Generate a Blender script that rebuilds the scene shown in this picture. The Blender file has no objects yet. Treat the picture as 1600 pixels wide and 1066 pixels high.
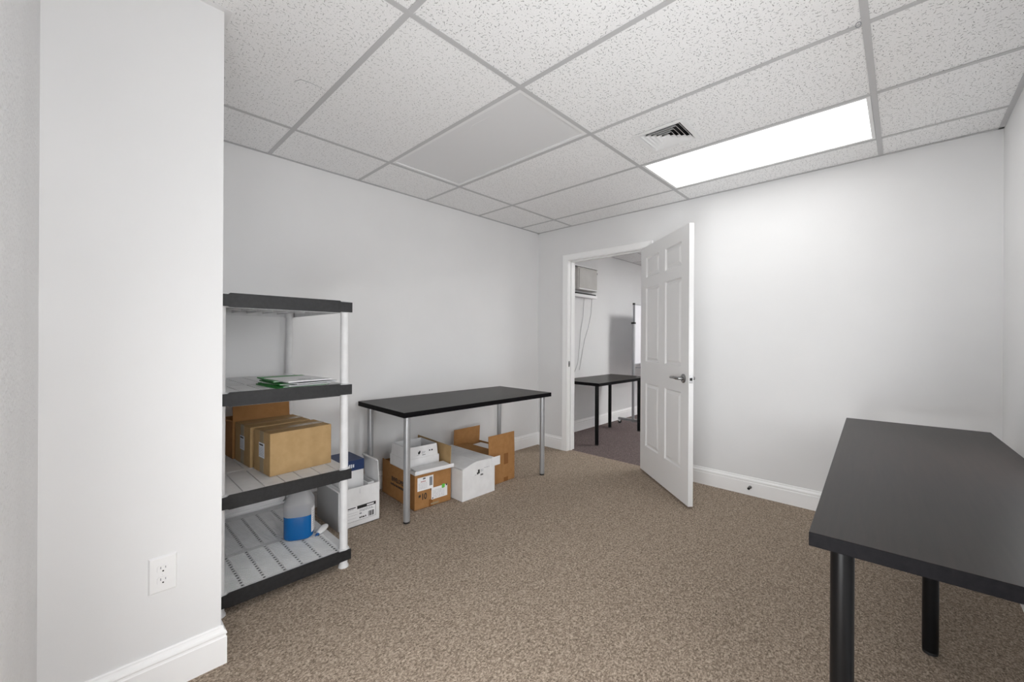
import bpy, math, random
from mathutils import Matrix, Vector
random.seed(7)
PI = math.pi
col = bpy.context.scene.collection
sc = bpy.context.scene

# ------------------------------------------------------------------ camera, world, exposure
H = 2.4067            # ceiling height
W = 3.42              # right wall
NEAR = -3.669         # near wall
cam_d = bpy.data.cameras.new('camera'); cam = bpy.data.objects.new('camera', cam_d); col.objects.link(cam)
YAW, ROLL, FPX = 0.76424, 0.005377, 635.17
F = Vector((-math.sin(YAW), math.cos(YAW), 0)); R = Vector((math.cos(YAW), math.sin(YAW), 0)); U = Vector((0, 0, 1))
R3 = R*math.cos(ROLL)+U*math.sin(ROLL); U3 = -R*math.sin(ROLL)+U*math.cos(ROLL)
M = Matrix((( R3.x, U3.x, -F.x, 3.00754), (R3.y, U3.y, -F.y, -3.56951), (R3.z, U3.z, -F.z, 1.20405), (0, 0, 0, 1)))
cam.matrix_world = M
cam_d.sensor_width = 36.0; cam_d.lens = FPX*36/1600; cam_d.shift_y = -3.52/1600; cam_d.clip_start = 0.02
sc.camera = cam
world = bpy.data.worlds.new('world'); sc.world = world; world.use_nodes = True
world.node_tree.nodes['Background'].inputs[0].default_value = (0.97, 0.985, 1.0, 1)   # even overcast daylight
world.node_tree.nodes['Background'].inputs[1].default_value = 8.5
FILL_WINS = [(-3.30, -2.62, 1.15, 1.95), (-1.45, -.95, .80, 1.45)]       # two made-up right-wall windows, out of view, added for fill light (y0, y1, z0, z1)
FILL_NWIN = (2.15, 3.15, .06, 1.00)          # made-up low opening behind the camera, added for fill light (x0, x1, z0, z1)
for (cx_, cy_, cz_, sx_, sy_, rot_) in [(W+.11, (q[0]+q[1])/2, (q[2]+q[3])/2, q[3]-q[2], q[1]-q[0], (0, PI/2, 0)) for q in FILL_WINS]+[((FILL_NWIN[0]+FILL_NWIN[1])/2, NEAR-.11, (FILL_NWIN[2]+FILL_NWIN[3])/2, FILL_NWIN[1]-FILL_NWIN[0], FILL_NWIN[3]-FILL_NWIN[2], (PI/2, 0, 0))]:
    pd = bpy.data.lights.new('window_portal', 'AREA'); pd.shape = 'RECTANGLE'; pd.size = sx_; pd.size_y = sy_; pd.cycles.is_portal = True
    po = bpy.data.objects.new('window_portal', pd); col.objects.link(po); po.location = (cx_, cy_, cz_); po.rotation_euler = rot_
sc.view_settings.view_transform = 'Standard'; sc.view_settings.look = 'None'
sc.view_settings.gamma = 1.0; sc.view_settings.use_curve_mapping = False
sc.view_settings.exposure = 0.56
sc.cycles.max_bounces = 16; sc.cycles.diffuse_bounces = 12
LAMP = 2.9            # radiance of a lit troffer lens in this room
LAMP2 = 22           # next room

# ------------------------------------------------------------------ materials
def mat(name, color, rough=0.6, metal=0.0, spec=0.5):
    m = bpy.data.materials.new(name); m.use_nodes = True
    b = m.node_tree.nodes['Principled BSDF']
    b.inputs['Base Color'].default_value = (*color, 1); b.inputs['Roughness'].default_value = rough
    b.inputs['Metallic'].default_value = metal; b.inputs['Specular IOR Level'].default_value = spec
    return m
def nd(m, t, **k):
    n = m.node_tree.nodes.new(t)
    for a, v in k.items():
        if a.startswith('i_'): n.inputs[a[2:].replace('_', ' ')].default_value = v
        else: setattr(n, a, v)
    return n
def lk(m, a, b): m.node_tree.links.new(a, b)
def coords(m, kind='Object', scale=(1, 1, 1)):
    tc = nd(m, 'ShaderNodeTexCoord'); mp = nd(m, 'ShaderNodeMapping'); mp.inputs['Scale'].default_value = scale
    lk(m, tc.outputs[kind], mp.inputs['Vector']); return mp.outputs['Vector']
def world_pos(m):
    return nd(m, 'ShaderNodeNewGeometry').outputs['Position']
def noisy(m, c1, c2, scale=30, vec=None, detail=4, lo=.35, hi=.65, bump=0.0, dist=0.001, rough=.5):
    b = m.node_tree.nodes['Principled BSDF']
    n = nd(m, 'ShaderNodeTexNoise'); n.inputs['Scale'].default_value = scale; n.inputs['Detail'].default_value = detail
    n.inputs['Roughness'].default_value = rough
    if vec is None: vec = coords(m)
    lk(m, vec, n.inputs['Vector'])
    r = nd(m, 'ShaderNodeValToRGB'); r.color_ramp.elements[0].position = lo; r.color_ramp.elements[1].position = hi
    r.color_ramp.elements[0].color = (*c1, 1); r.color_ramp.elements[1].color = (*c2, 1)
    lk(m, n.outputs['Fac'], r.inputs['Fac']); lk(m, r.outputs['Color'], b.inputs['Base Color'])
    if bump:
        bp = nd(m, 'ShaderNodeBump'); bp.inputs['Strength'].default_value = bump; bp.inputs['Distance'].default_value = dist
        lk(m, n.outputs['Fac'], bp.inputs['Height']); lk(m, bp.outputs['Normal'], b.inputs['Normal'])
    return m

MT = {}
MT['paint'] = noisy(mat('wall_paint', (.6, .6, .6), .75, spec=.3), (.735, .735, .737), (.75, .75, .752), 3.0, bump=0)
# textured (knock-down) near wall
m = mat('textured_paint', (.6, .6, .6), .7, spec=.3)
noisy(m, (.68, .68, .682), (.71, .71, .712), 5.0)
n1 = nd(m, 'ShaderNodeTexNoise'); n1.inputs['Scale'].default_value = 70; n1.inputs['Detail'].default_value = 4; n1.inputs['Distortion'].default_value = .6
lk(m, coords(m), n1.inputs['Vector'])
bp = nd(m, 'ShaderNodeBump'); bp.inputs['Strength'].default_value = .9; bp.inputs['Distance'].default_value = .006
lk(m, n1.outputs['Fac'], bp.inputs['Height']); lk(m, bp.outputs['Normal'], m.node_tree.nodes['Principled BSDF'].inputs['Normal'])
MT['texpaint'] = m
MT['trim'] = mat('white_trim_paint', (.88, .88, .88), .35)
MT['door'] = mat('white_door_paint', (.80, .80, .80), .4)
MT['grid'] = mat('grid_white_metal', (.50, .50, .505), .5)
MT['fixture'] = mat('fixture_white_metal', (.78, .78, .78), .4)

# ceiling tile: fissured mineral fibre
def tile_mat(name, strong):
    m = mat(name, (.75, .75, .75), .9, spec=.1); b = m.node_tree.nodes['Principled BSDF']
    pos = world_pos(m); oi = nd(m, 'ShaderNodeObjectInfo')
    off = nd(m, 'ShaderNodeVectorMath', operation='MULTIPLY_ADD')
    cmb = nd(m, 'ShaderNodeCombineXYZ'); lk(m, oi.outputs['Random'], cmb.inputs[0]); lk(m, oi.outputs['Random'], cmb.inputs[1])
    lk(m, cmb.outputs[0], off.inputs[0]); off.inputs[1].default_value = (37, 53, 0); lk(m, pos, off.inputs[2])
    vec0 = off.outputs[0]
    wn = nd(m, 'ShaderNodeTexNoise'); wn.inputs['Scale'].default_value = 60; lk(m, vec0, wn.inputs['Vector'])
    wv = nd(m, 'ShaderNodeVectorMath', operation='MULTIPLY_ADD'); lk(m, wn.outputs['Color'], wv.inputs[0])
    wv.inputs[1].default_value = (.006, .006, 0); lk(m, vec0, wv.inputs[2])
    masks = []
    for cell, L, wd in ((.021, .0065, .0013), (.013, .0022, .0011)):
        sc_ = nd(m, 'ShaderNodeVectorMath', operation='MULTIPLY'); lk(m, wv.outputs[0], sc_.inputs[0]); sc_.inputs[1].default_value = (1/cell, 1/cell, 0)
        vo = nd(m, 'ShaderNodeTexVoronoi', voronoi_dimensions='2D', feature='F1'); vo.inputs['Scale'].default_value = 1
        vo.inputs['Randomness'].default_value = .9
        lk(m, sc_.outputs[0], vo.inputs['Vector'])
        df = nd(m, 'ShaderNodeVectorMath', operation='SUBTRACT'); lk(m, sc_.outputs[0], df.inputs[0]); lk(m, vo.outputs['Position'], df.inputs[1])
        sp = nd(m, 'ShaderNodeSeparateColor'); lk(m, vo.outputs['Color'], sp.inputs[0])
        an = nd(m, 'ShaderNodeMath', operation='MULTIPLY'); lk(m, sp.outputs[0], an.inputs[0]); an.inputs[1].default_value = PI
        rt = nd(m, 'ShaderNodeVectorRotate', rotation_type='Z_AXIS'); lk(m, df.outputs[0], rt.inputs['Vector']); lk(m, an.outputs[0], rt.inputs['Angle'])
        xy = nd(m, 'ShaderNodeSeparateXYZ'); lk(m, rt.outputs[0], xy.inputs[0])
        # ellipse distance
        a = nd(m, 'ShaderNodeMath', operation='MULTIPLY'); lk(m, xy.outputs[0], a.inputs[0]); a.inputs[1].default_value = cell/L
        c = nd(m, 'ShaderNodeMath', operation='MULTIPLY'); lk(m, xy.outputs[1], c.inputs[0]); c.inputs[1].default_value = cell/wd
        a2 = nd(m, 'ShaderNodeMath', operation='POWER'); lk(m, a.outputs[0], a2.inputs[0]); a2.inputs[1].default_value = 2
        c2 = nd(m, 'ShaderNodeMath', operation='POWER'); lk(m, c.outputs[0], c2.inputs[0]); c2.inputs[1].default_value = 2
        s = nd(m, 'ShaderNodeMath', operation='ADD'); lk(m, a2.outputs[0], s.inputs[0]); lk(m, c2.outputs[0], s.inputs[1])
        mr = nd(m, 'ShaderNodeMapRange'); mr.inputs['From Min'].default_value = .6; mr.inputs['From Max'].default_value = 1.4
        mr.inputs['To Min'].default_value = 1; mr.inputs['To Max'].default_value = 0; lk(m, s.outputs[0], mr.inputs['Value'])
        # drop some cells
        gt = nd(m, 'ShaderNodeMath', operation='GREATER_THAN'); lk(m, sp.outputs[1], gt.inputs[0]); gt.inputs[1].default_value = .42
        mu = nd(m, 'ShaderNodeMath', operation='MULTIPLY'); lk(m, mr.outputs[0], mu.inputs[0]); lk(m, gt.outputs[0], mu.inputs[1])
        masks.append(mu)
    mx = nd(m, 'ShaderNodeMath', operation='MAXIMUM'); lk(m, masks[0].outputs[0], mx.inputs[0]); lk(m, masks[1].outputs[0], mx.inputs[1])
    st = nd(m, 'ShaderNodeMath', operation='MULTIPLY'); lk(m, mx.outputs[0], st.inputs[0]); st.inputs[1].default_value = strong
    bn = nd(m, 'ShaderNodeTexNoise'); bn.inputs['Scale'].default_value = 220; bn.inputs['Detail'].default_value = 3; lk(m, vec0, bn.inputs['Vector'])
    r = nd(m, 'ShaderNodeValToRGB'); r.color_ramp.elements[0].position = .3; r.color_ramp.elements[1].position = .7
    r.color_ramp.elements[0].color = (.80, .80, .80, 1); r.color_ramp.elements[1].color = (.90, .90, .90, 1); lk(m, bn.outputs['Fac'], r.inputs['Fac'])
    mixc = nd(m, 'ShaderNodeMix', data_type='RGBA'); lk(m, st.outputs[0], mixc.inputs['Factor']); lk(m, r.outputs['Color'], mixc.inputs['A'])
    mixc.inputs['B'].default_value = (.22, .22, .22, 1); lk(m, mixc.outputs['Result'], b.inputs['Base Color'])
    bp = nd(m, 'ShaderNodeBump'); bp.inputs['Strength'].default_value = .5; bp.inputs['Distance'].default_value = .0015; bp.invert = True
    lk(m, mx.outputs[0], bp.inputs['Height']); lk(m, bp.outputs['Normal'], b.inputs['Normal'])
    return m
MT['tile'] = tile_mat('fissured_tile', .85)
MT['tile_old'] = tile_mat('fissured_tile_soft', .6)

# carpet: flecked loop pile, yarn tips of random tone
def carpet_mat(name, ca, cb, cc):
  m = mat(name, (.2, .17, .14), .95, spec=.1); b = m.node_tree.nodes['Principled BSDF']
  pos = world_pos(m)
  v1 = nd(m, 'ShaderNodeTexVoronoi', feature='F1'); v1.inputs['Scale'].default_value = 235; v1.inputs['Randomness'].default_value = 1
  mp = nd(m, 'ShaderNodeMapping'); mp.inputs['Rotation'].default_value = (0, 0, .6); mp.inputs['Scale'].default_value = (1, .6, 1); lk(m, pos, mp.inputs['Vector']); lk(m, mp.outputs[0], v1.inputs['Vector'])
  s1 = nd(m, 'ShaderNodeSeparateColor'); lk(m, v1.outputs['Color'], s1.inputs[0])
  n1 = nd(m, 'ShaderNodeTexNoise'); n1.inputs['Scale'].default_value = 90; n1.inputs['Detail'].default_value = 6; n1.inputs['Roughness'].default_value = .9; lk(m, pos, n1.inputs['Vector'])
  ad = nd(m, 'ShaderNodeMath', operation='MULTIPLY_ADD'); lk(m, s1.outputs[0], ad.inputs[0]); ad.inputs[1].default_value = .30
  n1o = nd(m, 'ShaderNodeMath', operation='MULTIPLY_ADD'); lk(m, n1.outputs['Fac'], n1o.inputs[0]); n1o.inputs[1].default_value = 1.5; n1o.inputs[2].default_value = -.40
  lk(m, n1o.outputs[0], ad.inputs[2])
  r1 = nd(m, 'ShaderNodeValToRGB'); e = r1.color_ramp.elements
  e[0].position = .18; e[0].color = (*ca, 1); e[1].position = .85; e[1].color = (*cc, 1)
  x = e.new(.5); x.color = (*cb, 1)
  lk(m, ad.outputs[0], r1.inputs['Fac']); lk(m, r1.outputs['Color'], b.inputs['Base Color'])
  bp = nd(m, 'ShaderNodeBump'); bp.inputs['Strength'].default_value = .4; bp.inputs['Distance'].default_value = .003
  lk(m, ad.outputs[0], bp.inputs['Height']); lk(m, bp.outputs['Normal'], b.inputs['Normal'])
  return m
MT['carpet'] = carpet_mat('carpet', (.085, .062, .044), (.310, .248, .193), (.68, .565, .45))
MT['carpet_dark'] = carpet_mat('carpet_next_room', (.045, .034, .034), (.150, .118, .115), (.32, .26, .25))  # same carpet, with the next room's weaker light painted into its colour

def wood(name, c1, c2, rough=.38, axis=1):
    m = mat(name, c1, rough); s = [60, 60, 60]; s[axis] = 3
    m.node_tree.nodes['Principled BSDF'].inputs['Specular IOR Level'].default_value = .2
    noisy(m, c1, c2, 1.0, coords(m, scale=tuple(s)), 6, .3, .7, .12, .0006, .7)
    return m
MT['blackwood'] = wood('black_brown_laminate', (.007, .0050, .0042), (.020, .0138, .0112), .36)
MT['blackedge'] = wood('black_laminate_edge', (.004, .004, .005), (.010, .009, .010), .4)
MT['blackedge'].node_tree.nodes['Principled BSDF'].inputs['Specular IOR Level'].default_value = .04
MT['blackmetal'] = mat('black_leg_paint', (.004, .004, .0045), .3, spec=.22)
MT['silver'] = mat('silver_leg_paint', (.42, .43, .445), .36, .55)
MT['rubber'] = mat('black_rubber', (.012, .012, .012), .6)
MT['resin'] = noisy(mat('white_resin', (.66, .66, .665), .5), (.62, .62, .625), (.68, .68, .685), 20)
MT['charcoal'] = noisy(mat('charcoal_resin', (.03, .03, .032), .55), (.008, .008, .009), (.015, .015, .0165), 60, bump=.15)
MT['kraft'] = noisy(mat('kraft_cardboard', (.4, .25, .11), .8, spec=.2), (.40, .265, .125), (.44, .295, .145), 25)
MT['kraft_dark'] = noisy(mat('shaded_kraft_cardboard', (.3, .17, .07), .8, spec=.2), (.33, .165, .060), (.37, .19, .072), 25)  # darker orange-brown board, the cartons' own colour
MT['tape'] = mat('clear_packing_tape', (.34, .27, .17), .22)
MT['tape_brown'] = mat('brown_packing_tape', (.24, .105, .035), .25)
MT['whitecard'] = noisy(mat('white_cardboard', (.74, .74, .74), .7, spec=.25), (.72, .72, .725), (.77, .77, .775), 15)
MT['greycard'] = mat('grey_card_inside', (.42, .42, .42), .8)
MT['paper'] = mat('white_paper', (.80, .80, .81), .7)
MT['label'] = mat('label_paper', (.70, .74, .80), .6)
MT['ink'] = mat('black_ink', (.012, .012, .012), .6)
MT['inkgrey'] = mat('grey_ink', (.22, .23, .25), .6)
MT['inkred'] = mat('red_ink', (.35, .08, .08), .6)
MT['inkgreen'] = mat('green_ink', (.12, .50, .06), .6)
MT['navy'] = mat('navy_lid', (.012, .035, .12), .45)
MT['green'] = mat('green_folder', (.028, .27, .045), .45)
MT['chrome'] = mat('brushed_nickel', (.32, .32, .32), .25, 1.0)
MT['plastic'] = mat('white_plastic', (.80, .80, .80), .35)
MT['dark'] = mat('dark_slot', (.02, .02, .02), .8)
MT['beige'] = noisy(mat('beige_casing', (.55, .54, .52), .5), (.50, .49, .47), (.56, .55, .53), 6)
MT['frost'] = mat('unlit_lens', (.70, .70, .705), .35)
MT['board'] = mat('whiteboard_enamel', (.78, .79, .82), .2)
MT['cable'] = mat('white_cable', (.55, .55, .55), .5)
MT['bluetip'] = mat('blue_cap', (.01, .09, .30), .4)
MT['liquid'] = mat('blue_fluid', (.002, .115, .36), .25)
# milky thin plastic
m = mat('milky_plastic', (.62, .62, .62), .4); nt = m.node_tree; b = nt.nodes['Principled BSDF']; out = nt.nodes['Material Output']
tr = nd(m, 'ShaderNodeBsdfTransparent'); tl = nd(m, 'ShaderNodeBsdfTranslucent'); tl.inputs[0].default_value = (.75, .75, .76, 1)
a1 = nd(m, 'ShaderNodeMixShader'); a1.inputs[0].default_value = .4; lk(m, b.outputs[0], a1.inputs[1]); lk(m, tl.outputs[0], a1.inputs[2])
a2 = nd(m, 'ShaderNodeMixShader'); a2.inputs[0].default_value = .25; lk(m, a1.outputs[0], a2.inputs[1]); lk(m, tr.outputs[0], a2.inputs[2])
lk(m, a2.outputs[0], out.inputs['Surface']); MT['milky'] = m
# lit lens: prismatic, two tubes behind
def lens_mat(name, strength, y0, y1):
    m = bpy.data.materials.new(name); m.use_nodes = True; nt = m.node_tree
    for n in list(nt.nodes): nt.nodes.remove(n)
    out = nd(m, 'ShaderNodeOutputMaterial'); em = nd(m, 'ShaderNodeEmission')
    sx = nd(m, 'ShaderNodeSeparateXYZ'); lk(m, world_pos(m), sx.inputs[0])
    mr = nd(m, 'ShaderNodeMapRange'); mr.inputs['From Min'].default_value = y0; mr.inputs['From Max'].default_value = y1
    mr.inputs['To Min'].default_value = 0; mr.inputs['To Max'].default_value = 4*PI; lk(m, sx.outputs[1], mr.inputs['Value'])
    co = nd(m, 'ShaderNodeMath', operation='COSINE'); lk(m, mr.outputs[0], co.inputs[0])
    m2 = nd(m, 'ShaderNodeMapRange'); m2.inputs['From Min'].default_value = -1; m2.inputs['From Max'].default_value = 1
    m2.inputs['To Min'].default_value = strength*1.2; m2.inputs['To Max'].default_value = strength*.8; lk(m, co.outputs[0], m2.inputs['Value'])
    lk(m, m2.outputs[0], em.inputs['Strength']); em.inputs['Color'].default_value = (1, .995, .985, 1)
    lk(m, em.outputs[0], out.inputs[0]); return m

# ------------------------------------------------------------------ mesh helpers
class MB:
    def __init__(s): s.v = []; s.f = []; s.mi = []
    def add(s, v, f, mtx=None, mi=0):
        o = len(s.v)
        s.v += [tuple(mtx @ Vector(p)) if mtx else tuple(p) for p in v]
        s.f += [tuple(i+o for i in q) for q in f]; s.mi += [mi]*len(f); return s
    def box(s, x0, x1, y0, y1, z0, z1, mtx=None, mi=0):
        return s.add([(x0,y0,z0),(x1,y0,z0),(x1,y1,z0),(x0,y1,z0),(x0,y0,z1),(x1,y0,z1),(x1,y1,z1),(x0,y1,z1)],
            [(0,3,2,1),(4,5,6,7),(0,1,5,4),(1,2,6,5),(2,3,7,6),(3,0,4,7)], mtx, mi)
    def lathe(s, prof, x=0, y=0, z=0, n=24, mtx=None, mi=0, cap=True):
        v = []; f = []
        for r, h in prof:
            for k in range(n): v.append((x+r*math.cos(2*PI*k/n), y+r*math.sin(2*PI*k/n), z+h))
        for i in range(len(prof)-1):
            for k in range(n):
                a = i*n+k; b_ = i*n+(k+1) % n; f.append((a, b_, b_+n, a+n))
        if cap:
            f.append(tuple(reversed(range(n)))); f.append(tuple((len(prof)-1)*n+k for k in range(n)))
        return s.add(v, f, mtx, mi)
    def cyl(s, r, x, y, z0, z1, n=24, mtx=None, mi=0): return s.lathe([(r, z0), (r, z1)], x, y, 0, n, mtx, mi)
    def tube(s, pts, r, n=8, mi=0):
        v = []; f = []; P = [Vector(p) for p in pts]
        up = Vector((0, 0, 1))
        for i, p in enumerate(P):
            d = (P[min(i+1, len(P)-1)]-P[max(i-1, 0)]).normalized()
            u = d.cross(up) if abs(d.dot(up)) < .95 else d.cross(Vector((1, 0, 0))); u.normalize(); w = d.cross(u)
            rr = r[i] if isinstance(r, (list, tuple)) else r
            for k in range(n):
                a = 2*PI*k/n; v.append(tuple(p+u*math.cos(a)*rr+w*math.sin(a)*rr))
        for i in range(len(P)-1):
            for k in range(n):
                a = i*n+k; b_ = i*n+(k+1) % n; f.append((a, a+n, b_+n, b_))
        f.append(tuple(range(n))); f.append(tuple(reversed([(len(P)-1)*n+k for k in range(n)])))
        return s.add(v, f, None, mi)
    def prism(s, poly, z0, z1, mtx=None, mi=0):
        n = len(poly); v = [(x, y, z0) for x, y in poly]+[(x, y, z1) for x, y in poly]
        f = [tuple(reversed(range(n))), tuple(range(n, 2*n))]+[(i, (i+1) % n, (i+1) % n+n, i+n) for i in range(n)]
        return s.add(v, f, mtx, mi)
    def build(s, name, mats, parent=None, smooth=False, bevel=0, seg=2):
        me = bpy.data.meshes.new(name); me.from_pydata(s.v, [], s.f); me.validate()
        if not isinstance(mats, (list, tuple)): mats = [mats]
        for q in mats: me.materials.append(MT[q] if isinstance(q, str) else q)
        if len(mats) > 1 and len(me.polygons) == len(s.mi):
            for p, i in zip(me.polygons, s.mi): p.material_index = i
        import bmesh
        bm = bmesh.new(); bm.from_mesh(me); bmesh.ops.recalc_face_normals(bm, faces=bm.faces[:]); bm.to_mesh(me); bm.free()
        o = bpy.data.objects.new(name, me); col.objects.link(o)
        if parent: o.parent = parent
        if smooth:
            for p in me.polygons: p.use_smooth = True
            try: me.set_sharp_from_angle(angle=math.radians(40))
            except Exception: pass
        if bevel:
            md = o.modifiers.new('bevel', 'BEVEL'); md.width = bevel; md.segments = seg; md.limit_method = 'ANGLE'; md.angle_limit = math.radians(40)
        return o
def bx(name, mats, parent, *a, bevel=0, mtx=None, smooth=False): return MB().box(*a, mtx=mtx).build(name, mats, parent, bevel=bevel, smooth=smooth)
def thing(name, label, cat, loc=(0, 0, 0), rz=0, group=None):
    o = bpy.data.objects.new(name, None); col.objects.link(o); o.location = loc; o.rotation_euler = (0, 0, rz)
    o.empty_display_size = .1
    return tag(o, label, cat, group)
def tag(o, label, cat, group=None):
    o['label'] = label; o['category'] = cat; o['kind'] = 'thing'
    if group: o['group'] = group
    return o
def struct(o, label=None, cat=None):
    o['kind'] = 'structure'
    if label: o['label'] = label
    if cat: o['category'] = cat
    return o
def Rz(a): return Matrix.Rotation(a, 4, 'Z')
def T(x, y, z): return Matrix.Translation((x, y, z))
def text(name, body, size, m, parent, mtx, thick=.0003):
    cu = bpy.data.curves.new(name, 'FONT'); cu.body = body; cu.size = size; cu.extrude = thick; cu.align_x = 'CENTER'; cu.align_y = 'CENTER'
    cu.resolution_u = 3; cu.offset = .0011; tmp = bpy.data.objects.new('tmp', cu); col.objects.link(tmp)
    dg = bpy.context.evaluated_depsgraph_get(); me = bpy.data.meshes.new_from_object(tmp.evaluated_get(dg)); me.transform(mtx)
    me.materials.clear(); me.materials.append(MT[m]); me.name = name
    bpy.data.objects.remove(tmp); o = bpy.data.objects.new(name, me); col.objects.link(o); o.parent = parent
    return o
# sheet facing +x: local (u -> +y, v -> z)
FX = Matrix(((0, 0, 1, 0), (1, 0, 0, 0), (0, 1, 0, 0), (0, 0, 0, 1)))
# sheet facing -y: local (u -> +x, v -> z)
FY = Matrix(((1, 0, 0, 0), (0, 0, -1, 0), (0, 1, 0, 0), (0, 0, 0, 1)))

# ------------------------------------------------------------------ structure
WT = .12
DX0, DX1, DTOP = .42, 1.302, 2.045     # doorway
R2X, R2Y = -.06, 3.3                   # next room
PX, PY = 1.195, -3.225                 # pier
struct(MB().box(-.3, 4.2, NEAR-.15, .07, -.12, 0).build('floor', 'carpet'), 'brown flecked low pile carpet')
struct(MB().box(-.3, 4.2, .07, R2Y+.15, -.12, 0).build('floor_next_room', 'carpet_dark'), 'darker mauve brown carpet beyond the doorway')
struct(MB().box(-.12, 0, NEAR-.12, .0, 0, H+.12).build('wall_left', 'paint'))
mb = MB()
mb.box(-.12, DX0-.018, 0, WT, 0, H+.12); mb.box(DX1+.018, 4.1, 0, WT, 0, H+.12); mb.box(DX0-.018, DX1+.018, 0, WT, DTOP+.018, H+.12)
struct(mb.build('wall_far', 'paint'))
mb = MB(); ys_ = [NEAR-.12]
for q in FILL_WINS: ys_ += [q[0], q[1]]
ys_.append(0)
for i in range(0, len(ys_), 2): mb.box(W, W+.12, ys_[i], ys_[i+1], 0, H+.12)
for y0, y1, z0, z1 in FILL_WINS: mb.box(W, W+.12, y0, y1, 0, z0).box(W, W+.12, y0, y1, z1, H+.12)
struct(mb.build('wall_right', 'paint'))
for k, (y0, y1, z0, z1) in enumerate(FILL_WINS):
    wf = MB(); wf.box(W+.03, W+.08, y0, y1, z0, z0+.03).box(W+.03, W+.08, y0, y1, z1-.03, z1).box(W+.03, W+.08, y0, y0+.03, z0+.03, z1-.03).box(W+.03, W+.08, y1-.03, y1, z0+.03, z1-.03)
    win = struct(wf.build('window_%d' % (k+1), 'trim'))  # frame of an added opening that only lets fill light in
    MB().box(W-.03, W+.03, y0-.02, y1+.02, z0-.02, z0).build('window_sill', 'trim', win)
x0, x1, z0, z1 = FILL_NWIN
struct(MB().box(PX, x0, NEAR-.12, NEAR, 0, H+.12).box(x1, W, NEAR-.12, NEAR, 0, H+.12).box(x0, x1, NEAR-.12, NEAR, 0, z0).box(x0, x1, NEAR-.12, NEAR, z1, H+.12).build('wall_near', 'texpaint'))
wf = MB().box(x0, x1, NEAR-.09, NEAR-.04, z0, z0+.03).box(x0, x1, NEAR-.09, NEAR-.04, z1-.03, z1).box(x0, x0+.03, NEAR-.09, NEAR-.04, z0+.03, z1-.03).box(x1-.03, x1, NEAR-.09, NEAR-.04, z0+.03, z1-.03)
struct(wf.build('window_3', 'trim'))  # frame of the added fill-light opening, never in view
struct(MB().box(0, PX, NEAR-.12, PY, 0, H+.12).build('wall_pier', 'paint'))
# next room
struct(MB().box(R2X-.12, R2X, WT, R2Y, 0, H+.12).build('wall_next_room_left', 'paint'))
struct(MB().box(R2X-.12, 4.1, R2Y, R2Y+.12, 0, H+.12).build('wall_next_room_far', 'paint'))
struct(MB().box(4.0, 4.12, WT, R2Y, 0, H+.12).build('wall_next_room_right', 'paint'))

# swept baseboard
PROF = [(0, 0), (.016, 0), (.016, .098), (.0135, .101), (.0125, .107), (.0155, .110), (.0160, .114), (.0140, .120), (.0085, .126), (.0065, .131), (.0060, .137), (.0040, .140), (0, .140)]
def sweep(name, path, prof, matn, side=1, z0=0):
    P = [Vector((p[0], p[1])) for p in path]; rings = []
    for i, p in enumerate(P):
        ns = []
        if i > 0: d = (P[i]-P[i-1]).normalized(); ns.append(Vector((-d.y, d.x))*side)
        if i < len(P)-1: d = (P[i+1]-P[i]).normalized(); ns.append(Vector((-d.y, d.x))*side)
        n = ns[0] if len(ns) == 1 else (ns[0]+ns[1])/(1+ns[0].dot(ns[1]))
        rings.append([(p.x+n.x*o, p.y+n.y*o, z0+h) for o, h in prof])
    k = len(prof); v = [q for r in rings for q in r]; f = []
    for i in range(len(P)-1):
        for j in range(k): f.append((i*k+j, i*k+(j+1) % k, (i+1)*k+(j+1) % k, (i+1)*k+j))
    f.append(tuple(range(k))); f.append(tuple(reversed([(len(P)-1)*k+j for j in range(k)])))
    return struct(MB().add(v, f).build(name, matn, bevel=0))
sweep('baseboard_pier', [(PX, NEAR+.0), (PX, PY), (0.018, PY)], PROF, 'trim', -1)
sweep('baseboard_left', [(0, PY), (0, 0), (DX0-.065, 0)], PROF, 'trim', -1)
sweep('baseboard_far', [(DX1+.065, 0), (W, 0)], PROF, 'trim', -1)
sweep('baseboard_right', [(W, -.018), (W, NEAR)], PROF, 'trim', -1)
sweep('baseboard_near', [(FILL_NWIN[0], NEAR), (PX+.018, NEAR)], PROF, 'trim', -1)
sweep('baseboard_next_room', [(R2X, WT), (R2X, R2Y), (3.9, R2Y)], PROF, 'trim', -1)

# door frame: jamb, stop and casing
mb = MB()
mb.box(DX0-.018, DX0, -.004, WT+.004, 0, DTOP); mb.box(DX1, DX1+.018, -.004, WT+.004, 0, DTOP); mb.box(DX0-.018, DX1+.018, -.004, WT+.004, DTOP, DTOP+.018)
jamb = struct(mb.build('trim_1', 'trim', bevel=.002), 'white door jamb')
mb = MB(); mb.box(DX0, DX0+.011, .042, .075, 0, DTOP); mb.box(DX1-.011, DX1, .042, .075, 0, DTOP); mb.box(DX0, DX1, .042, .075, DTOP-.011, DTOP)
mb.build('stop_moulding', 'trim', jamb, bevel=.002)
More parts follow.
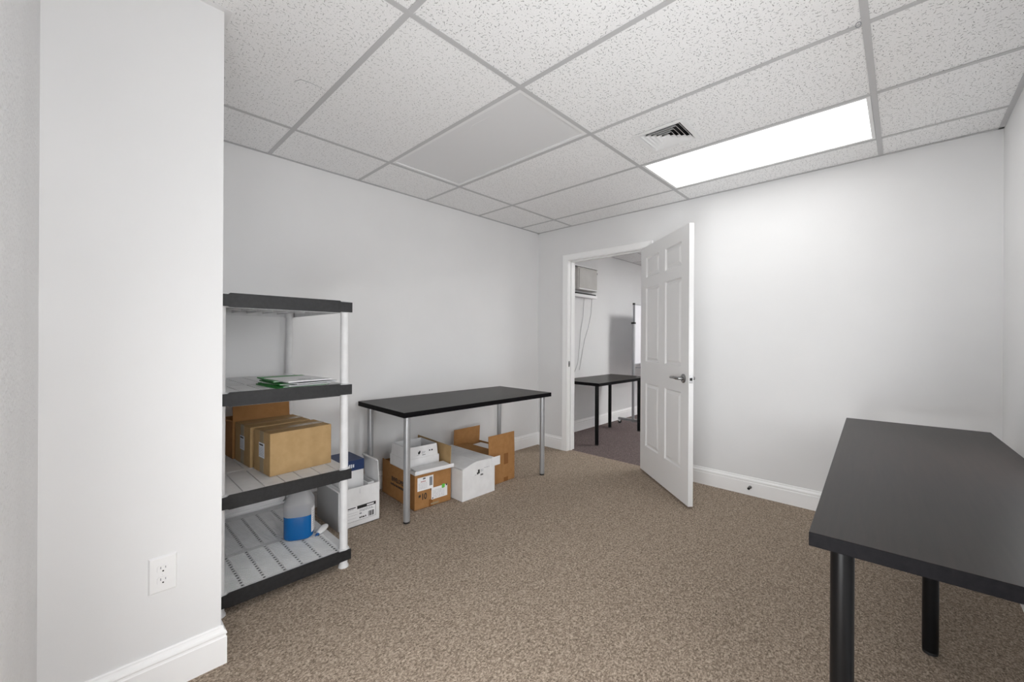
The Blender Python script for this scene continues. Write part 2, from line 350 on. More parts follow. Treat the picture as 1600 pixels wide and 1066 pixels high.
# casing profile swept round the opening (in the wall plane)
CP = [(0, 0), (0, .010), (.006, .013), (.014, .012), (.024, .014), (.040, .017), (.050, .019), (.057, .019), (.060, .014), (.060, 0)]
def casing(name, ysign, y0):
    v = []; f = []; k = len(CP)
    for (cx_, cz_, dx, dz) in ((DX0-.005, 0, -1, 0), (DX0-.005, DTOP+.005, -1, 1), (DX1+.005, DTOP+.005, 1, 1), (DX1+.005, 0, 1, 0)):
        for w_, t_ in CP: v.append((cx_+dx*w_, y0+ysign*t_, cz_+dz*w_))
    for i in range(3):
        for j in range(k): f.append((i*k+j, i*k+(j+1) % k, (i+1)*k+(j+1) % k, (i+1)*k+j))
    f.append(tuple(range(k))); f.append(tuple(3*k+j for j in reversed(range(k))))
    return struct(MB().add(v, f).build(name, 'trim'))
casing('trim_2', -1, 0); casing('trim_3', 1, WT)
MB().box(DX0-.001, DX0+.0012, .008, .036, .905, .965).build('strike_plate', 'chrome', jamb, bevel=.001)
MB().box(DX0+.001, DX0+.0016, .014, .026, .925, .945).build('strike_hole', 'dark', jamb)

# ------------------------------------------------------------------ ceiling grid
ceil = struct(MB().box(-.2, 4.2, NEAR-.15, R2Y+.15, H+.12, H+.2).build('ceiling', 'paint'), 'suspended ceiling of fissured white tiles in a metal grid')
XS = [0, .467, 1.686, 2.905, W]
YS = [NEAR, -3.362, -2.752, -2.143, -1.533, -.9235, -.314, 0]
FL = .012
for i, x in enumerate(XS[1:-1]):
    MB().box(x-FL, x+FL, NEAR, 0, H, H+.0015).box(x-.001, x+.001, NEAR, 0, H+.001, H+.035).build('main_runner', 'grid', ceil)
for y in YS[1:-1]:
    for i in range(len(XS)-1):
        x0 = XS[i]+(FL if i else 0); x1 = XS[i+1]-(FL if i < len(XS)-2 else 0)
        if y == -3.362 and i == 0: continue
        MB().box(x0, x1, y-FL, y+FL, H+.0003, H+.0016).box(x0, x1, y-.001, y+.001, H+.0012, H+.03).build('cross_tee', 'grid', ceil)
for (x0, x1, y0, y1) in ((0, .022, PY, 0), (0, W, -.022, 0), (W-.022, W, NEAR, 0), (PX, W, NEAR, NEAR+.022), (PX, PX+.022, NEAR, PY), (0, PX+.022, PY, PY+.022)):
    MB().box(x0, x1, y0, y1, H-.0008, H+.001).build('wall_angle', 'fixture' if x1 == PX+.022 else 'grid', ceil)
LIT = (2, 5); OFF = (1, 3)
for i in range(4):
    for j in range(7):
        if (i, j) in (LIT, OFF): continue
        x0, x1, y0, y1 = XS[i]+.004, XS[i+1]-.004, YS[j]+.004, YS[j+1]-.004
        if j == 0 and i < 1: continue
        z = H+.002+random.uniform(0, .0015)
        if j == 0 and i == 1: x0 = PX+.004
        if j == 1 and i == 0: y0 = PY+.004
        g = random.uniform(-.0012, .0012)
        cx_, cy_ = (x0+x1)/2, (y0+y1)/2; w_, d_ = (x1-x0)/2, (y1-y0)/2
        mb = MB()
        if (i, j) == (1, 1):      # tile notched round the pier corner
            mb.box(-w_, w_, PY+.004-cy_, d_, 0, .015).box(PX+.004-cx_, w_, -d_, PY+.004-cy_, 0, .015)
        elif (i, j) == (2, 4):    # tile cut for the air vent
            vx0, vx1, vy0, vy1 = 1.88-cx_, 2.118-cx_, -1.318-cy_, -1.08-cy_
            mb.box(-w_, vx0, -d_, d_, 0, .015).box(vx1, w_, -d_, d_, 0, .015).box(vx0, vx1, -d_, vy0, 0, .015).box(vx0, vx1, vy1, d_, 0, .015)
        else: mb.box(-w_, w_, -d_, d_, 0, .015)
        o = mb.build('ceiling_tile', 'tile_old' if (i <= 1) else 'tile', ceil, bevel=0)
        o.location = (cx_, cy_, z); o.rotation_euler = (g, g*.5, random.uniform(-.001, .001))
# small crack in the tile beside the pier
MB().tube([(.942, -2.902, H+.0018), (.979, -2.887, H+.0018), (.986, -2.847, H+.0018), (.981, -2.777, H+.0018)], [.0006, .0012, .001, .0004], 5).build('tile_crack', 'inkgrey', ceil)
# ceiling of the next room
for i, (x0, x1) in enumerate(((R2X, .35), (.35, 1.57), (1.57, 2.79), (2.79, 4.0))):
    for j in range(6):
        y0 = WT if j == 0 else .50+(j-1)*.61; y1 = min(.50+j*.61, R2Y)
        if (i, j) == (2, 3): continue
        MB().box(x0+.004, x1-.004, y0+.004, y1-.004, H+.002, H+.017).build('ceiling_tile', 'tile_old', ceil)
for x in (.35, 1.57, 2.79): MB().box(x-FL, x+FL, WT, R2Y, H, H+.0015).build('main_runner', 'grid', ceil)
for j in range(5): MB().box(R2X, 4.0, .50+j*.61-FL, .50+j*.61+FL, H+.0003, H+.0014).build('cross_tee', 'grid', ceil)
MB().box(R2X, R2X+.022, WT, R2Y, H-.001, H+.001).build('wall_angle', 'grid', ceil)

# ------------------------------------------------------------------ lights and vent
def troffer(name, label, x0, x1, y0, y1, lens, lit):
    cx_, cy_ = (x0+x1)/2, (y0+y1)/2; w_, d_ = (x1-x0)/2-.0125, (y1-y0)/2-.0125
    t = thing(name, label, 'light', (cx_, cy_, H))
    fr = .018 if lit else .02
    mb = MB()
    for a in ((-w_, w_, -d_, -d_+fr), (-w_, w_, d_-fr, d_), (-w_, -w_+fr, -d_+fr, d_-fr), (w_-fr, w_, -d_+fr, d_-fr)): mb.box(*a, .001, .012)
    mb.build('frame', 'fixture', t, bevel=.002)
    z = .004 if lit else .008
    o = bx('lens', lens, t, -w_+fr-.002, w_-fr+.002, -d_+fr-.002, d_-fr+.002, z, z+.003)
    mb = MB()
    for a in ((-w_, w_, -d_, -d_+.004), (-w_, w_, d_-.004, d_), (-w_, -w_+.004, -d_, d_), (w_-.004, w_, -d_, d_)): mb.box(*a, .012, .10)
    mb.box(-w_, w_, -d_, d_, .10, .102); mb.build('housing', 'fixture', t)
    return t
troffer('ceiling_light', 'lit rectangular ceiling light near the doorway wall', XS[2], XS[3], YS[5], YS[6], lens_mat('lit_lens', LAMP, YS[5]+.03, YS[6]-.03), True)
t = troffer('ceiling_light', 'unlit grey ceiling light panel above the desk with boxes', XS[1], XS[2], YS[3], YS[4], 'frost', False)
MB().tube([(.30, -.222, .0078), (.158, -.224, .0078), (.120, -.204, .0078), (.024, -.220, .0078)], [.0006, .0016, .0018, .0005], 5).build('scratch', 'fixture', t)
troffer('ceiling_light', 'lit ceiling light of the next room, hidden behind the door wall', 1.57, 2.79, 1.72, 2.33, lens_mat('lit_lens_next', LAMP2, 1.75, 2.30), True)

vx, vy, vs = 1.999, -1.199, .146
v = thing('ceiling_vent', 'square white louvred air vent beside the lit ceiling light', 'vent', (vx, vy, H))
mb = MB()
def ring(mb, s0, z0, s1, z1, th=.0012):
    v_ = []; f_ = []
    for s_, z_ in ((s0, z0), (s1, z1), (s1, z1+th), (s0, z0+th)):
        v_ += [(-s_, -s_, z_), (s_, -s_, z_), (s_, s_, z_), (-s_, s_, z_)]
    for i in range(4):
        a = i*4; b_ = ((i+1) % 4)*4
        for k in range(4): f_.append((a+k, a+(k+1) % 4, b_+(k+1) % 4, b_+k))
    mb.add(v_, f_)
ring(mb, vs, -.006, vs-.024, -.006, .004); ring(mb, vs-.024, -.006, vs-.030, .012)
mb.build('frame', 'fixture', v)
for k in range(5):
    s0 = .114-k*.0225; mb = MB(); ring(mb, s0, -.004, s0-.017, .014); mb.build('louvre', 'fixture', v)
bx('duct', 'dark', v, -.118, .118, -.118, .118, .06, .062)
mb = MB(); [mb.box(*a, .012, .062) for a in ((-.120, .120, -.120, -.118), (-.120, .120, .118, .120), (-.120, -.118, -.118, .118), (.118, .120, -.118, .118))]
mb.build('duct_wall', 'dark', v)
MB().tube([(.02, .118, -.002), (.02, .122, -.012), (.026, .128, -.018)], .0025, 6).build('damper_lever', 'fixture', v)
t = thing('ceiling_hook', 'tiny dark wire loop hanging at a ceiling grid corner', 'hook', (2.885, -1.565, H))
MB().tube([(.008*math.cos(a), 0, -.012+.010*math.sin(a)) for a in [k*PI/8 for k in range(17)]], .0012, 6).build('loop', 'inkgrey', t)

# ------------------------------------------------------------------ door leaf
hx, hy = 1.268, -.035
ang = math.atan2(-.585, .652)
door = bpy.data.objects.new('door_1', None); col.objects.link(door); door.location = (hx, hy, .017); door.rotation_euler = (0, 0, ang)
struct(door, 'white six panel door standing open with lever handle')
DW, DH, DT = .872, 2.018, .035
cols = [(.114, .380), (.492, .758)]; rows = [(.235, .800), (.992, 1.648), (1.738, 1.915)]
# local frame: x along leaf, y thickness 0..DT (away from viewer), z up
mb = MB()
xs = [0, .114, .380, .492, .758, DW]; zs = [0, .235, .800, .992, 1.648, 1.738, 1.915, DH]
for i in range(5):
    for j in range(7):
        if i in (1, 3) and j in (1, 3, 5): continue
        if j in (0, 2, 4, 6):
            if i == 0: mb.box(0, DW, 0, DT, zs[j], zs[j+1])
        else: mb.box(xs[i], xs[i+1], 0, DT, zs[j], zs[j+1])
mb.build('leaf', 'door', door)
def panel_face(mb, x0, x1, z0, z1, y, s):
    # ogee step in, flat ring, slope up to a raised field; s = +1 into the leaf
    L = [(0, 0), (.009, .012), (.015, .012), (.036, .002)]
    prev = None; v_ = []; f_ = []
    for ins, dep in L[:4]:
        v_ += [(x0+ins, y+s*dep, z0+ins), (x1-ins, y+s*dep, z0+ins), (x1-ins, y+s*dep, z1-ins), (x0+ins, y+s*dep, z1-ins)]
    for i in range(3):
        for k in range(4): f_.append((i*4+k, i*4+(k+1) % 4, i*4+4+(k+1) % 4, i*4+4+k))
    f_.append((12, 13, 14, 15)); mb.add(v_, f_)
for c0, c1 in cols:
    for r0, r1 in rows:
        mb = MB(); panel_face(mb, c0, c1, r0, r1, 0, 1); panel_face(mb, c0, c1, r0, r1, DT, -1)
        mb.build('panel', 'door', door)
# lever handles
def lever(side):
    y = -.0 if side < 0 else DT; s = side
    mb = MB(); rot = T(.800, y, .905) @ Matrix.Rotation(PI/2 if s < 0 else -PI/2, 4, 'X')
    mb.lathe([(.0, 0), (.033, 0), (.033, .006), (.026, .011), (.012, .012), (.011, .045), (.0, .045)], n=28, mtx=rot)
    mb.tube([(.800, y+s*.042, .905), (.785, y+s*.050, .906), (.745, y+s*.052, .908), (.700, y+s*.050, .905), (.682, y+s*.046, .903)], [.010, .011, .009, .0085, .006], 10)
    return mb.build('lever_handle', 'chrome', door, smooth=True)
lever(-1); lever(1)
bx('latch_plate', 'chrome', door, DW-.001, DW+.0012, .005, .030, .877, .933, bevel=.0005)
bx('latch_bolt', 'dark', door, DW+.001, DW+.009, .012, .023, .896, .914)
for z in (.22, .98, 1.75): MB().cyl(.006, .0, DT+.004, z, z+.09, 12).build('hinge', 'chrome', door)

# ------------------------------------------------------------------ outlet and door stop
o = thing('wall_outlet', 'white duplex power outlet on the pier face', 'outlet', (PX, -3.39, .399))
MB().add([(0, -.038, -.061), (0, .038, -.061), (0, .038, .061), (0, -.038, .061), (.006, -.034, -.057), (.006, .034, -.057), (.006, .034, .057), (.006, -.034, .057)],
         [(0, 1, 5, 4), (1, 2, 6, 5), (2, 3, 7, 6), (3, 0, 4, 7), (4, 5, 6, 7)]).build('cover_plate', 'plastic', o, bevel=.001)
for dz in (.0195, -.0195):
    poly = []
    for k in range(24):
        a = 2*PI*k/24; poly.append((max(-.0125, min(.0125, .017*math.cos(a)))*1.25, .0135*math.sin(a)))
    rc = MB().prism(poly, .0055, .0085, T(0, 0, dz) @ FX).build('receptacle', 'plastic', o, bevel=.0006)
    for dy, hh in ((-.0063, .0042), (.0063, .0034)): bx('slot', 'inkgrey', rc, .0083, .0087, dy-.0011, dy+.0011, dz+.003-hh+.001, dz+.003+hh+.001)
    MB().lathe([(.0026, 0), (.0026, .0004)], n=14, mtx=T(.0084, 0, dz-.0075) @ FX).build('ground_hole', 'ink', rc)
MB().lathe([(.003, 0), (.0022, .001)], n=12, mtx=T(.006, 0, 0) @ FX).build('screw', 'plastic', o)
t = thing('door_stop', 'small chrome peg door stop on the far baseboard', 'door stop', (2.165, -.016, .065))
MB().lathe([(.012, 0), (.012, .004), (.006, .008), (.005, .040), (.0, .040)], n=16, mtx=Matrix.Rotation(PI/2, 4, 'X')).build('peg', 'chrome', t, smooth=True)
MB().lathe([(.009, .038), (.010, .046), (.006, .052), (0, .052)], n=16, mtx=Matrix.Rotation(PI/2, 4, 'X')).build('rubber_tip', 'rubber', t, smooth=True)

# ------------------------------------------------------------------ desks
def desk(name, label, loc, rz, w, l, ztop, legs, legmat, r, group=None, topmat='blackwood', th=.034):
    t = thing(name, label, 'desk', loc, rz, group)
    tt = bx('tabletop', [topmat, 'blackedge'], t, -w/2, w/2, -l/2, l/2, ztop-th, ztop, bevel=.0012)
    for p in tt.data.polygons:
        if abs(p.normal.z) < .5: p.material_index = 1
    for lx, ly in legs:
        mb = MB(); mb.lathe([(r*.8, .012), (r, .014), (r, ztop-th-.006)], x=lx, y=ly, n=24)
        lg = mb.build('leg', legmat, t, smooth=True)
        MB().lathe([(r*.75, 0), (r*.95, .003), (r*.95, .012), (r*.75, .015)], x=lx, y=ly, n=20).build('foot', 'rubber', lg, smooth=True)
        MB().lathe([(r*1.7, ztop-th-.004), (r*1.7, ztop-th-.0002)], x=lx, y=ly, n=20).build('mounting_plate', legmat, lg)
    return t
# desk against the left wall: front edge (.738,-2.184)->(.771,-.729)
a1 = math.atan2(-(.771-.738), 1.455)
w1, l1 = .664, 1.4554
cfx, cfy = (.738+.771)/2, (-2.184-.729)/2
cx_, cy_ = cfx-math.cos(a1)*w1/2, cfy-math.sin(a1)*w1/2
desk('desk', 'black topped desk with silver legs against the left wall, cartons beneath', (cx_, cy_, 0), a1, w1, l1, .73,
     [(w1/2-.052, -l1/2+.052), (w1/2-.058, l1/2-.055), (-w1/2+.065, -l1/2+.065), (-w1/2+.065, l1/2-.07)], 'silver', .0215)
# long desk at the right wall
a2 = math.atan2(-.078, 1.969); A = Vector((2.767, -.353)); D_ = Vector((2.845, -2.322)); w2 = .574; l2 = (A-D_).length
nrm = Vector((math.cos(a2), math.sin(a2))); c2 = (A+D_)/2+nrm*w2/2
a2f = math.atan2((D_-A).x, -(D_-A).y)
desk('desk', 'long black-brown desk with black legs along the right wall', (c2.x, c2.y, 0), a2f, w2, l2, .735,
     [(-w2/2+.062, -l2/2+.050), (w2/2-.062, -l2/2+.050), (-w2/2+.062, l2/2-.06), (w2/2-.062, l2/2-.06), (.0, .03)], 'blackmetal', .0235)
# desk in the next room
desk('desk', 'small black desk with black legs seen through the doorway', (.325, .935, 0), -.01, .56, 1.20, .715,
     [(.195, -.505), (.195, .500), (-.195, .43), (-.195, -.505)], 'blackmetal', .022)

# ------------------------------------------------------------------ shelving unit
SX0, SX1, SY0, SY1 = .024, .918, -3.203, -2.606
sh = thing('shelving_unit', 'four tier white resin shelving unit with charcoal front bands beside the pier', 'shelf', (0, 0, 0))
def deck(zt, dotted):
    # top sheet with real slots, ribs beneath, skirt on three sides
    holes = []
    rowsy = [-3.085, -2.998, -2.912, -2.835, -2.748, -2.665]
    xs_ = {SX0, SX1-.006, .524, .531}; ys_ = {SY0, SY1}
    if dotted:
        hx_ = [(.085+k*.026, .085+k*.026+.013) for k in range(16)]+[(.553+k*.026, .553+k*.026+.013) for k in range(13)]
        for a_, b_ in hx_: xs_ |= {a_, b_}
        rw = .0055
    else:
        hx_ = [(.085, .505), (.55, .885)]; xs_ |= {.085, .505, .55, .885}; rw = .0022
    for y in rowsy: ys_ |= {y-rw, y+rw}
    dashes = [(-3.175, -3.09), (-3.075, -3.005), (-2.990, -2.918), (-2.905, -2.842), (-2.825, -2.755), (-2.740, -2.64)]
    for a_, b_ in dashes: ys_ |= {a_, b_}
    xs_ = sorted(xs_); ys_ = sorted(ys_); z0, z1 = zt-(.0025 if dotted else .008), zt
    def hole(xm, ym):
        if .524 < xm < .531: return any(a_ < ym < b_ for a_, b_ in dashes)
        return any(abs(ym-y) < rw for y in rowsy) and any(a_ < xm < b_ for a_, b_ in hx_)
    nx, ny = len(xs_)-1, len(ys_)-1
    S = [[not hole((xs_[i]+xs_[i+1])/2, (ys_[j]+ys_[j+1])/2) for j in range(ny)] for i in range(nx)]
    vid = {}; v_ = []; f_ = []
    def V(i, j, k):
        if (i, j, k) not in vid: vid[(i, j, k)] = len(v_); v_.append((xs_[i], ys_[j], z1 if k else z0))
        return vid[(i, j, k)]
    for i in range(nx):
        for j in range(ny):
            if not S[i][j]: continue
            f_.append((V(i, j, 1), V(i+1, j, 1), V(i+1, j+1, 1), V(i, j+1, 1))); f_.append((V(i, j, 0), V(i, j+1, 0), V(i+1, j+1, 0), V(i+1, j, 0)))
            for di, dj, e0, e1 in ((-1, 0, (i, j), (i, j+1)), (1, 0, (i+1, j+1), (i+1, j)), (0, -1, (i+1, j), (i, j)), (0, 1, (i, j+1), (i+1, j+1))):
                a_, b_ = i+di, j+dj
                if 0 <= a_ < nx and 0 <= b_ < ny and S[a_][b_]: continue
                f_.append((V(*e0, 1), V(*e1, 1), V(*e1, 0), V(*e0, 0)))
    mb = MB().add(v_, f_)
    d = mb.build('deck', 'resin', sh)
    mb = MB(); mb.box(SX0, SX1-.006, SY1-.004, SY1, zt-.046, zt-.008); mb.box(SX0, SX1-.006, SY0, SY0+.004, zt-.046, zt-.008); mb.box(SX0, SX0+.004, SY0, SY1, zt-.046, zt-.008)
    for y in (-3.04, -2.955, -2.875, -2.79, -2.705): mb.box(SX0+.004, SX1-.008, y-.002, y+.002, zt-.032, zt-.008)
    for x in (.25, .48, .56, .72): mb.box(x-.002, x+.002, SY0+.004, SY1-.004, zt-.028, zt-.008)
    mb.build('underside_rib', 'resin', d)
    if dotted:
        bx('undertray', 'dark', d, SX0+.006, SX1-.010, SY0+.006, SY1-.006, zt-.0045, zt-.0035)  # dark sheet standing in for the shade inside the slots
        mb = MB(); yy = [SY0+.03]+rowsy+[SY1-.03]
        for a_, b_ in zip(yy[:-1], yy[1:]):
            k = 0
            while .09+k*.013 < .885:
                x = .09+k*.013; k += 1
                if .515 < x < .545: continue
                mb.box(x, x+.0070, a_+.009, b_-.009, zt, zt+.0018)
        o = mb.build('grip_rib', 'resin', d); o['kind'] = 'stuff'
    # charcoal front band with the raised middle
    y0, y1 = SY0, SY1
    poly = [(y0, zt-.048), (y0, zt+.004), (y0+.050, zt+.004), (y0+.058, zt+.010), (y1-.066, zt+.010), (y1-.058, zt+.004), (y1, zt+.004), (y1, zt-.048), (y1-.058, zt-.048), (y1-.066, zt-.052), (y0+.058, zt-.052), (y0+.050, zt-.048)]
    mb = MB().prism([(p[0], p[1]) for p in poly], SX1-.006, SX1+.002, FX); b_ = mb.build('front_band', 'charcoal', sh, bevel=.001)
    mb = MB().prism([(p[0], p[1]) for p in poly], SX1-.014, SX1-.006, T(0, 0, -.0015) @ FX); mb.build('band_backing', 'resin', sh)
    for px, py in POSTS:
        MB().lathe([(.0215, zt-.050), (.027, zt-.050), (.0275, zt+.008), (.0215, zt+.010)], x=px, y=py, n=24, cap=False).build('post_collar', 'resin', d, smooth=True)
POSTS = [(.889, -2.634), (.889, -3.176), (.054, -2.640), (.054, -3.176)]
tiers = [.090, .512, .956, 1.386]
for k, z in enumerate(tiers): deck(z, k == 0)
for px, py in POSTS:
    MB().lathe([(.026, 0), (.026, .006), (.0205, .016), (.0205, tiers[3]-.008)], x=px, y=py, n=28).build('post', 'resin', sh, smooth=True)

# ------------------------------------------------------------------ cartons
def lines(parent, name, m, items, base):
    """flat printed marks: items = (u0,u1,v0,v1) on the sheet plane"""
    mb = MB()
    for u0, u1, v0, v1 in items: mb.box(u0, u1, v0, v1, 0, .0003, mtx=base)
    o = mb.build(name, m, parent); o['kind'] = 'stuff'; return o
def label_sheet(parent, m, u0, u1, v0, v1, base, name='label_sheet'):
    return MB().box(u0, u1, v0, v1, 0, .0005, mtx=base).build(name, m, parent)
def wavy(u0, u1, v, h, n, seed):
    rr = random.Random(seed); out = []; u = u0
    while u < u1-.001:
        w_ = rr.uniform(.3, 1.2)*(u1-u0)/n; out.append((u, min(u+w_, u1), v, v+h*rr.uniform(.7, 1))); u += w_*1.35
    return out
# sealed boxes on the shelf: local x depth (0..-d), y 0..w, z
SB = [
    ((.7530, -2.944), math.atan2(.028, .313), .205, .312, .213, 'front kraft carton with a blank face on the third shelf down'),
    ((.5230, -2.974), math.atan2(.022, .31), .236, .310, .213, 'middle kraft carton with a pale label behind the front one on the shelf'),
]
for k, ((bx_, by_), an, dp, wd, ht, lab) in enumerate(SB):
    t = thing('cardboard_box', lab, 'box', (bx_, by_, tiers[1]+.0005), an, 'kraft cartons on the third shelf down')
    bx('carton_body', 'kraft', t, -dp, 0, 0, wd, 0, ht, bevel=.002)
    # tape along the top seam and down the end
    MB().box(-dp/2-.024, -dp/2+.024, -.0006, wd+.0006, ht, ht+.0006).build('tape_strip', 'tape', t)
    MB().box(-dp/2-.024, -dp/2+.024, -.0007, 0, 0.002, ht).build('tape_strip', 'tape', t)
    MB().box(-dp/2-.0008, -dp/2+.0008, .002, wd-.002, ht+.0002, ht+.0009).build('flap_seam', 'kraft_dark', t)
    base = T(-dp/2, -.0007, 0) @ FY
    L = label_sheet(t, 'label', -.035, .035, ht-.135, ht-.060, base)
    b2 = T(-dp/2, -.0013, 0) @ FY
    lines(L, 'print', 'inkgrey', [q for i in range(6) for q in wavy(-.030, .028, ht-.085-i*.008, .0022, 5, i)], b2)
    lines(L, 'print', 'ink', [(-.028, .02, ht-.074, ht-.066)], b2)
t = thing('cardboard_box', 'open kraft carton with its flap raised at the back of the third shelf', 'box', (.272, -3.000, tiers[1]+.0005), .06, 'kraft cartons on the third shelf down')
mb = MB(); dp, wd, ht = .200, .305, .213
mb.box(-dp, 0, 0, .004, 0, ht); mb.box(-dp, 0, wd-.004, wd, 0, ht); mb.box(-dp, -dp+.004, .004, wd-.004, 0, ht); mb.box(-.004, 0, .004, wd-.004, 0, ht); mb.box(-dp, 0, 0, wd, 0, .004)
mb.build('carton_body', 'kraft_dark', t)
bx('flap', 'kraft_dark', t, -.003, 0, .002, wd-.002, 0, .145, mtx=T(-.001, 0, ht) @ Matrix.Rotation(-.10, 4, 'Y'))
bx('flap', 'kraft_dark', t, -dp+.006, -.004, 0, .003, 0, .10, mtx=T(0, 0.0, ht) @ Matrix.Rotation(1.3, 4, 'X'))
bx('packed_paper', 'kraft', t, -dp+.005, -.005, .005, wd-.005, .005, ht-.03)

# jug
j = thing('fluid_jug', 'milky plastic jug half full of blue fluid on the bottom shelf', 'jug', (.562, -2.742, tiers[0]+.0022), 1.12)
def rsq(s, z, p=4.5, n=32):
    out = []
    for k in range(n):
        a = 2*PI*k/n; c, d = math.cos(a), math.sin(a); r = s/((abs(c)**p+abs(d)**p)**(1/p)); out.append((r*c, r*d, z))
    return out
def loft(secs, mb, capb=True, capt=True):
    v_ = [q for s_ in secs for q in s_]; n = len(secs[0]); f_ = []
    for i in range(len(secs)-1):
        for k in range(n): f_.append((i*n+k, i*n+(k+1) % n, (i+1)*n+(k+1) % n, (i+1)*n+k))
    if capb: f_.append(tuple(reversed(range(n))))
    if capt: f_.append(tuple((len(secs)-1)*n+k for k in range(n)))
    mb.add(v_, f_)
mb = MB(); loft([rsq(.066, 0, 3.2), rsq(.074, .008, 3.2), rsq(.075, .02, 3.2), rsq(.075, .128, 3.2), rsq(.0745, .130, 3.2)], mb); mb.build('blue_fluid', 'liquid', j, smooth=True)
mb = MB(); loft([rsq(.0755, .129, 3.2), rsq(.076, .190, 3.6), rsq(.074, .197, 4), rsq(.024, .288, 4), rsq(.019, .293, 2), rsq(.019, .300, 2)], mb, False, True); mb.build('jug_body', 'milky', j, smooth=True)
MB().tube([(-.050, -.012, .190), (-.068, -.012, .212), (-.066, -.012, .245), (-.046, -.008, .270), (-.018, -.003, .280)], [.012, .012, .011, .011, .010], 12).build('handle', 'milky', j, smooth=True)
MB().lathe([(.023, .296), (.023, .318), (.020, .322), (0, .322)], n=24).build('cap', 'plastic', j, smooth=True)
j2 = MB()
sec = [rsq(.0768, z, 3.2, 64) for z in (.030, .165)]
k0, k1 = 57, 68
v_ = [sec[a][k % 64] for a in (0, 1) for k in range(k0, k1)]; n = k1-k0
j2.add(v_, [(i, i+1, i+1+n, i+n) for i in range(n-1)])
lb = j2.build('label_sheet', 'paper', j)
mb = MB(); sec = [rsq(.0775, z, 3.2, 64) for z in [.045+.012*i for i in range(9)]]
for i, s_ in enumerate(sec):
    for k in range(k0+1, k1-2-(i % 3)):
        a_, b_ = s_[k % 64], s_[(k+1) % 64]; mb.add([a_, b_, (b_[0], b_[1], b_[2]+.003), (a_[0], a_[1], a_[2]+.003)], [(0, 1, 2, 3)])
mb.build('print', 'inkgrey', lb)

# little squeeze bottle lying in front
t = thing('squeeze_bottle', 'small white squeeze bottle with blue tip lying beside the jug', 'bottle', (.620, -2.642, tiers[0]+.0165), 0)
ax = Matrix.Rotation(math.atan2(-.105, .100), 4, 'Z') @ Matrix.Rotation(PI/2+.05, 4, 'Y')
S2 = Matrix.Scale(.62, 4, (0, 0, 1))
MB().lathe([(0, -.060), (.012, -.058), (.020, -.040), (.022, -.005), (.017, .025), (.008, .045), (0, .047)], n=24, mtx=S2 @ ax).build('bottle_body', 'plastic', t, smooth=True)
MB().lathe([(.009, .043), (.009, .055), (.005, .062), (.003, .070), (0, .070)], n=16, mtx=S2 @ ax).build('tip', 'bluetip', t, smooth=True)

# folders on the second shelf
zf = tiers[2]+.0105-.010+.0008
specs = [
    ('folder', 'green', 'lowest green paper folder sticking out left under the stack', 'folder', .735, -2.832, .07),
    ('folder', 'green', 'second green paper folder from the bottom of the stack', 'folder', .738, -2.820, .10),
    ('document', 'paper', 'white printed booklet between the green folders', 'document', .760, -2.812, .16),
    ('folder', 'green', 'green folder just beneath the topmost one', 'folder', .722, -2.818, .03),
    ('document', 'paper', 'white sheet booklet shifted to the right under the top sheet', 'document', .785, -2.792, .20),
    ('folder', 'green', 'topmost bright green folder lying half under a white sheet', 'folder', .672, -2.822, -.02),
    ('document', 'paper', 'topmost white printed sheet over the green folders', 'document', .782, -2.812, .10),
]
z = tiers[2]+.0005
for k, (nm, mt, lab, cat, x, y, rz) in enumerate(specs):
    th = .006 if cat == 'folder' else .0045
    t = thing(nm, lab, cat, (x-.025, y-.005, z), rz, 'papers and folders on the second shelf')
    L_, w_ = (.30, .226) if cat == 'folder' else (.28, .216)
    # two leaves with a thin gap: a cover above sheets
    MB().box(-L_/2, L_/2, -w_/2, w_/2, 0, .0010).box(-L_/2, L_/2, -w_/2, w_/2, th-.0012, th-.0002).box(-L_/2, L_/2, -w_/2, -w_/2+.001, 0, th-.0002).build('cover', mt, t)
    if cat == 'folder': bx('inner_sheets', 'paper', t, -L_/2+.004, L_/2-.004, -w_/2+.003, w_/2-.004, .0010, th-.0012)
    else:
        bx('inner_sheets', 'inkgrey' if k == 4 else 'paper', t, -L_/2+.002, L_/2-.002, -w_/2+.002, w_/2-.002, .0010, th-.0012)
        c = lines(t, 'print', 'inkgrey', [(.045, .060, -.02, .04), (.075, .082, -.04, .0), (.10, .13, -.09, .09) if k != 6 else (.11, .116, .02, .08)], T(0, 0, th-.0002))
    z += th

# ------------------------------------------------------------------ cartons on the floor
def open_box(t, x0, x1, y0, y1, z0, z1, m, inner=None, th=.004, name='carton_body'):
    mb = MB(); mb.box(x0, x1, y0, y0+th, z0, z1); mb.box(x0, x1, y1-th, y1, z0, z1); mb.box(x0, x0+th, y0+th, y1-th, z0, z1); mb.box(x1-th, x1, y0+th, y1-th, z0, z1); mb.box(x0, x1, y0, y1, z0, z0+th)
    return mb.build(name, m, t)
# white carton with black and white label, open, right flap raised
t = thing('cardboard_box', 'open white carton with black shipping label beside the shelving unit', 'box', (0, 0, .001))
open_box(t, .16, .500, -2.472, -2.222, 0, .248, 'whitecard')
bx('flap', 'whitecard', t, .30, .498, -.004, 0, 0, .15, mtx=T(0, -2.222, .248) @ Matrix.Rotation(.06, 4, 'X'))
bx('flap_lip', 'whitecard', t, .30, .498, -.016, 0, .144, .150, mtx=T(0, -2.222, .248) @ Matrix.Rotation(.06, 4, 'X'))
bx('flap_seam', 'inkgrey', t, .500, .5004, -2.358, -2.357, .205, .236)
lb = label_sheet(t, 'paper', -2.455, -2.248, .035, .128, T(.5002, 0, 0) @ FX)
B = T(.5008, 0, 0) @ FX
lines(lb, 'print', 'ink', [(-2.455, -2.385, .119, .125), (-2.375, -2.248, .108, .128), (-2.250, -2.248, .035, .108), (-2.455, -2.25, .035, .0362)], B)
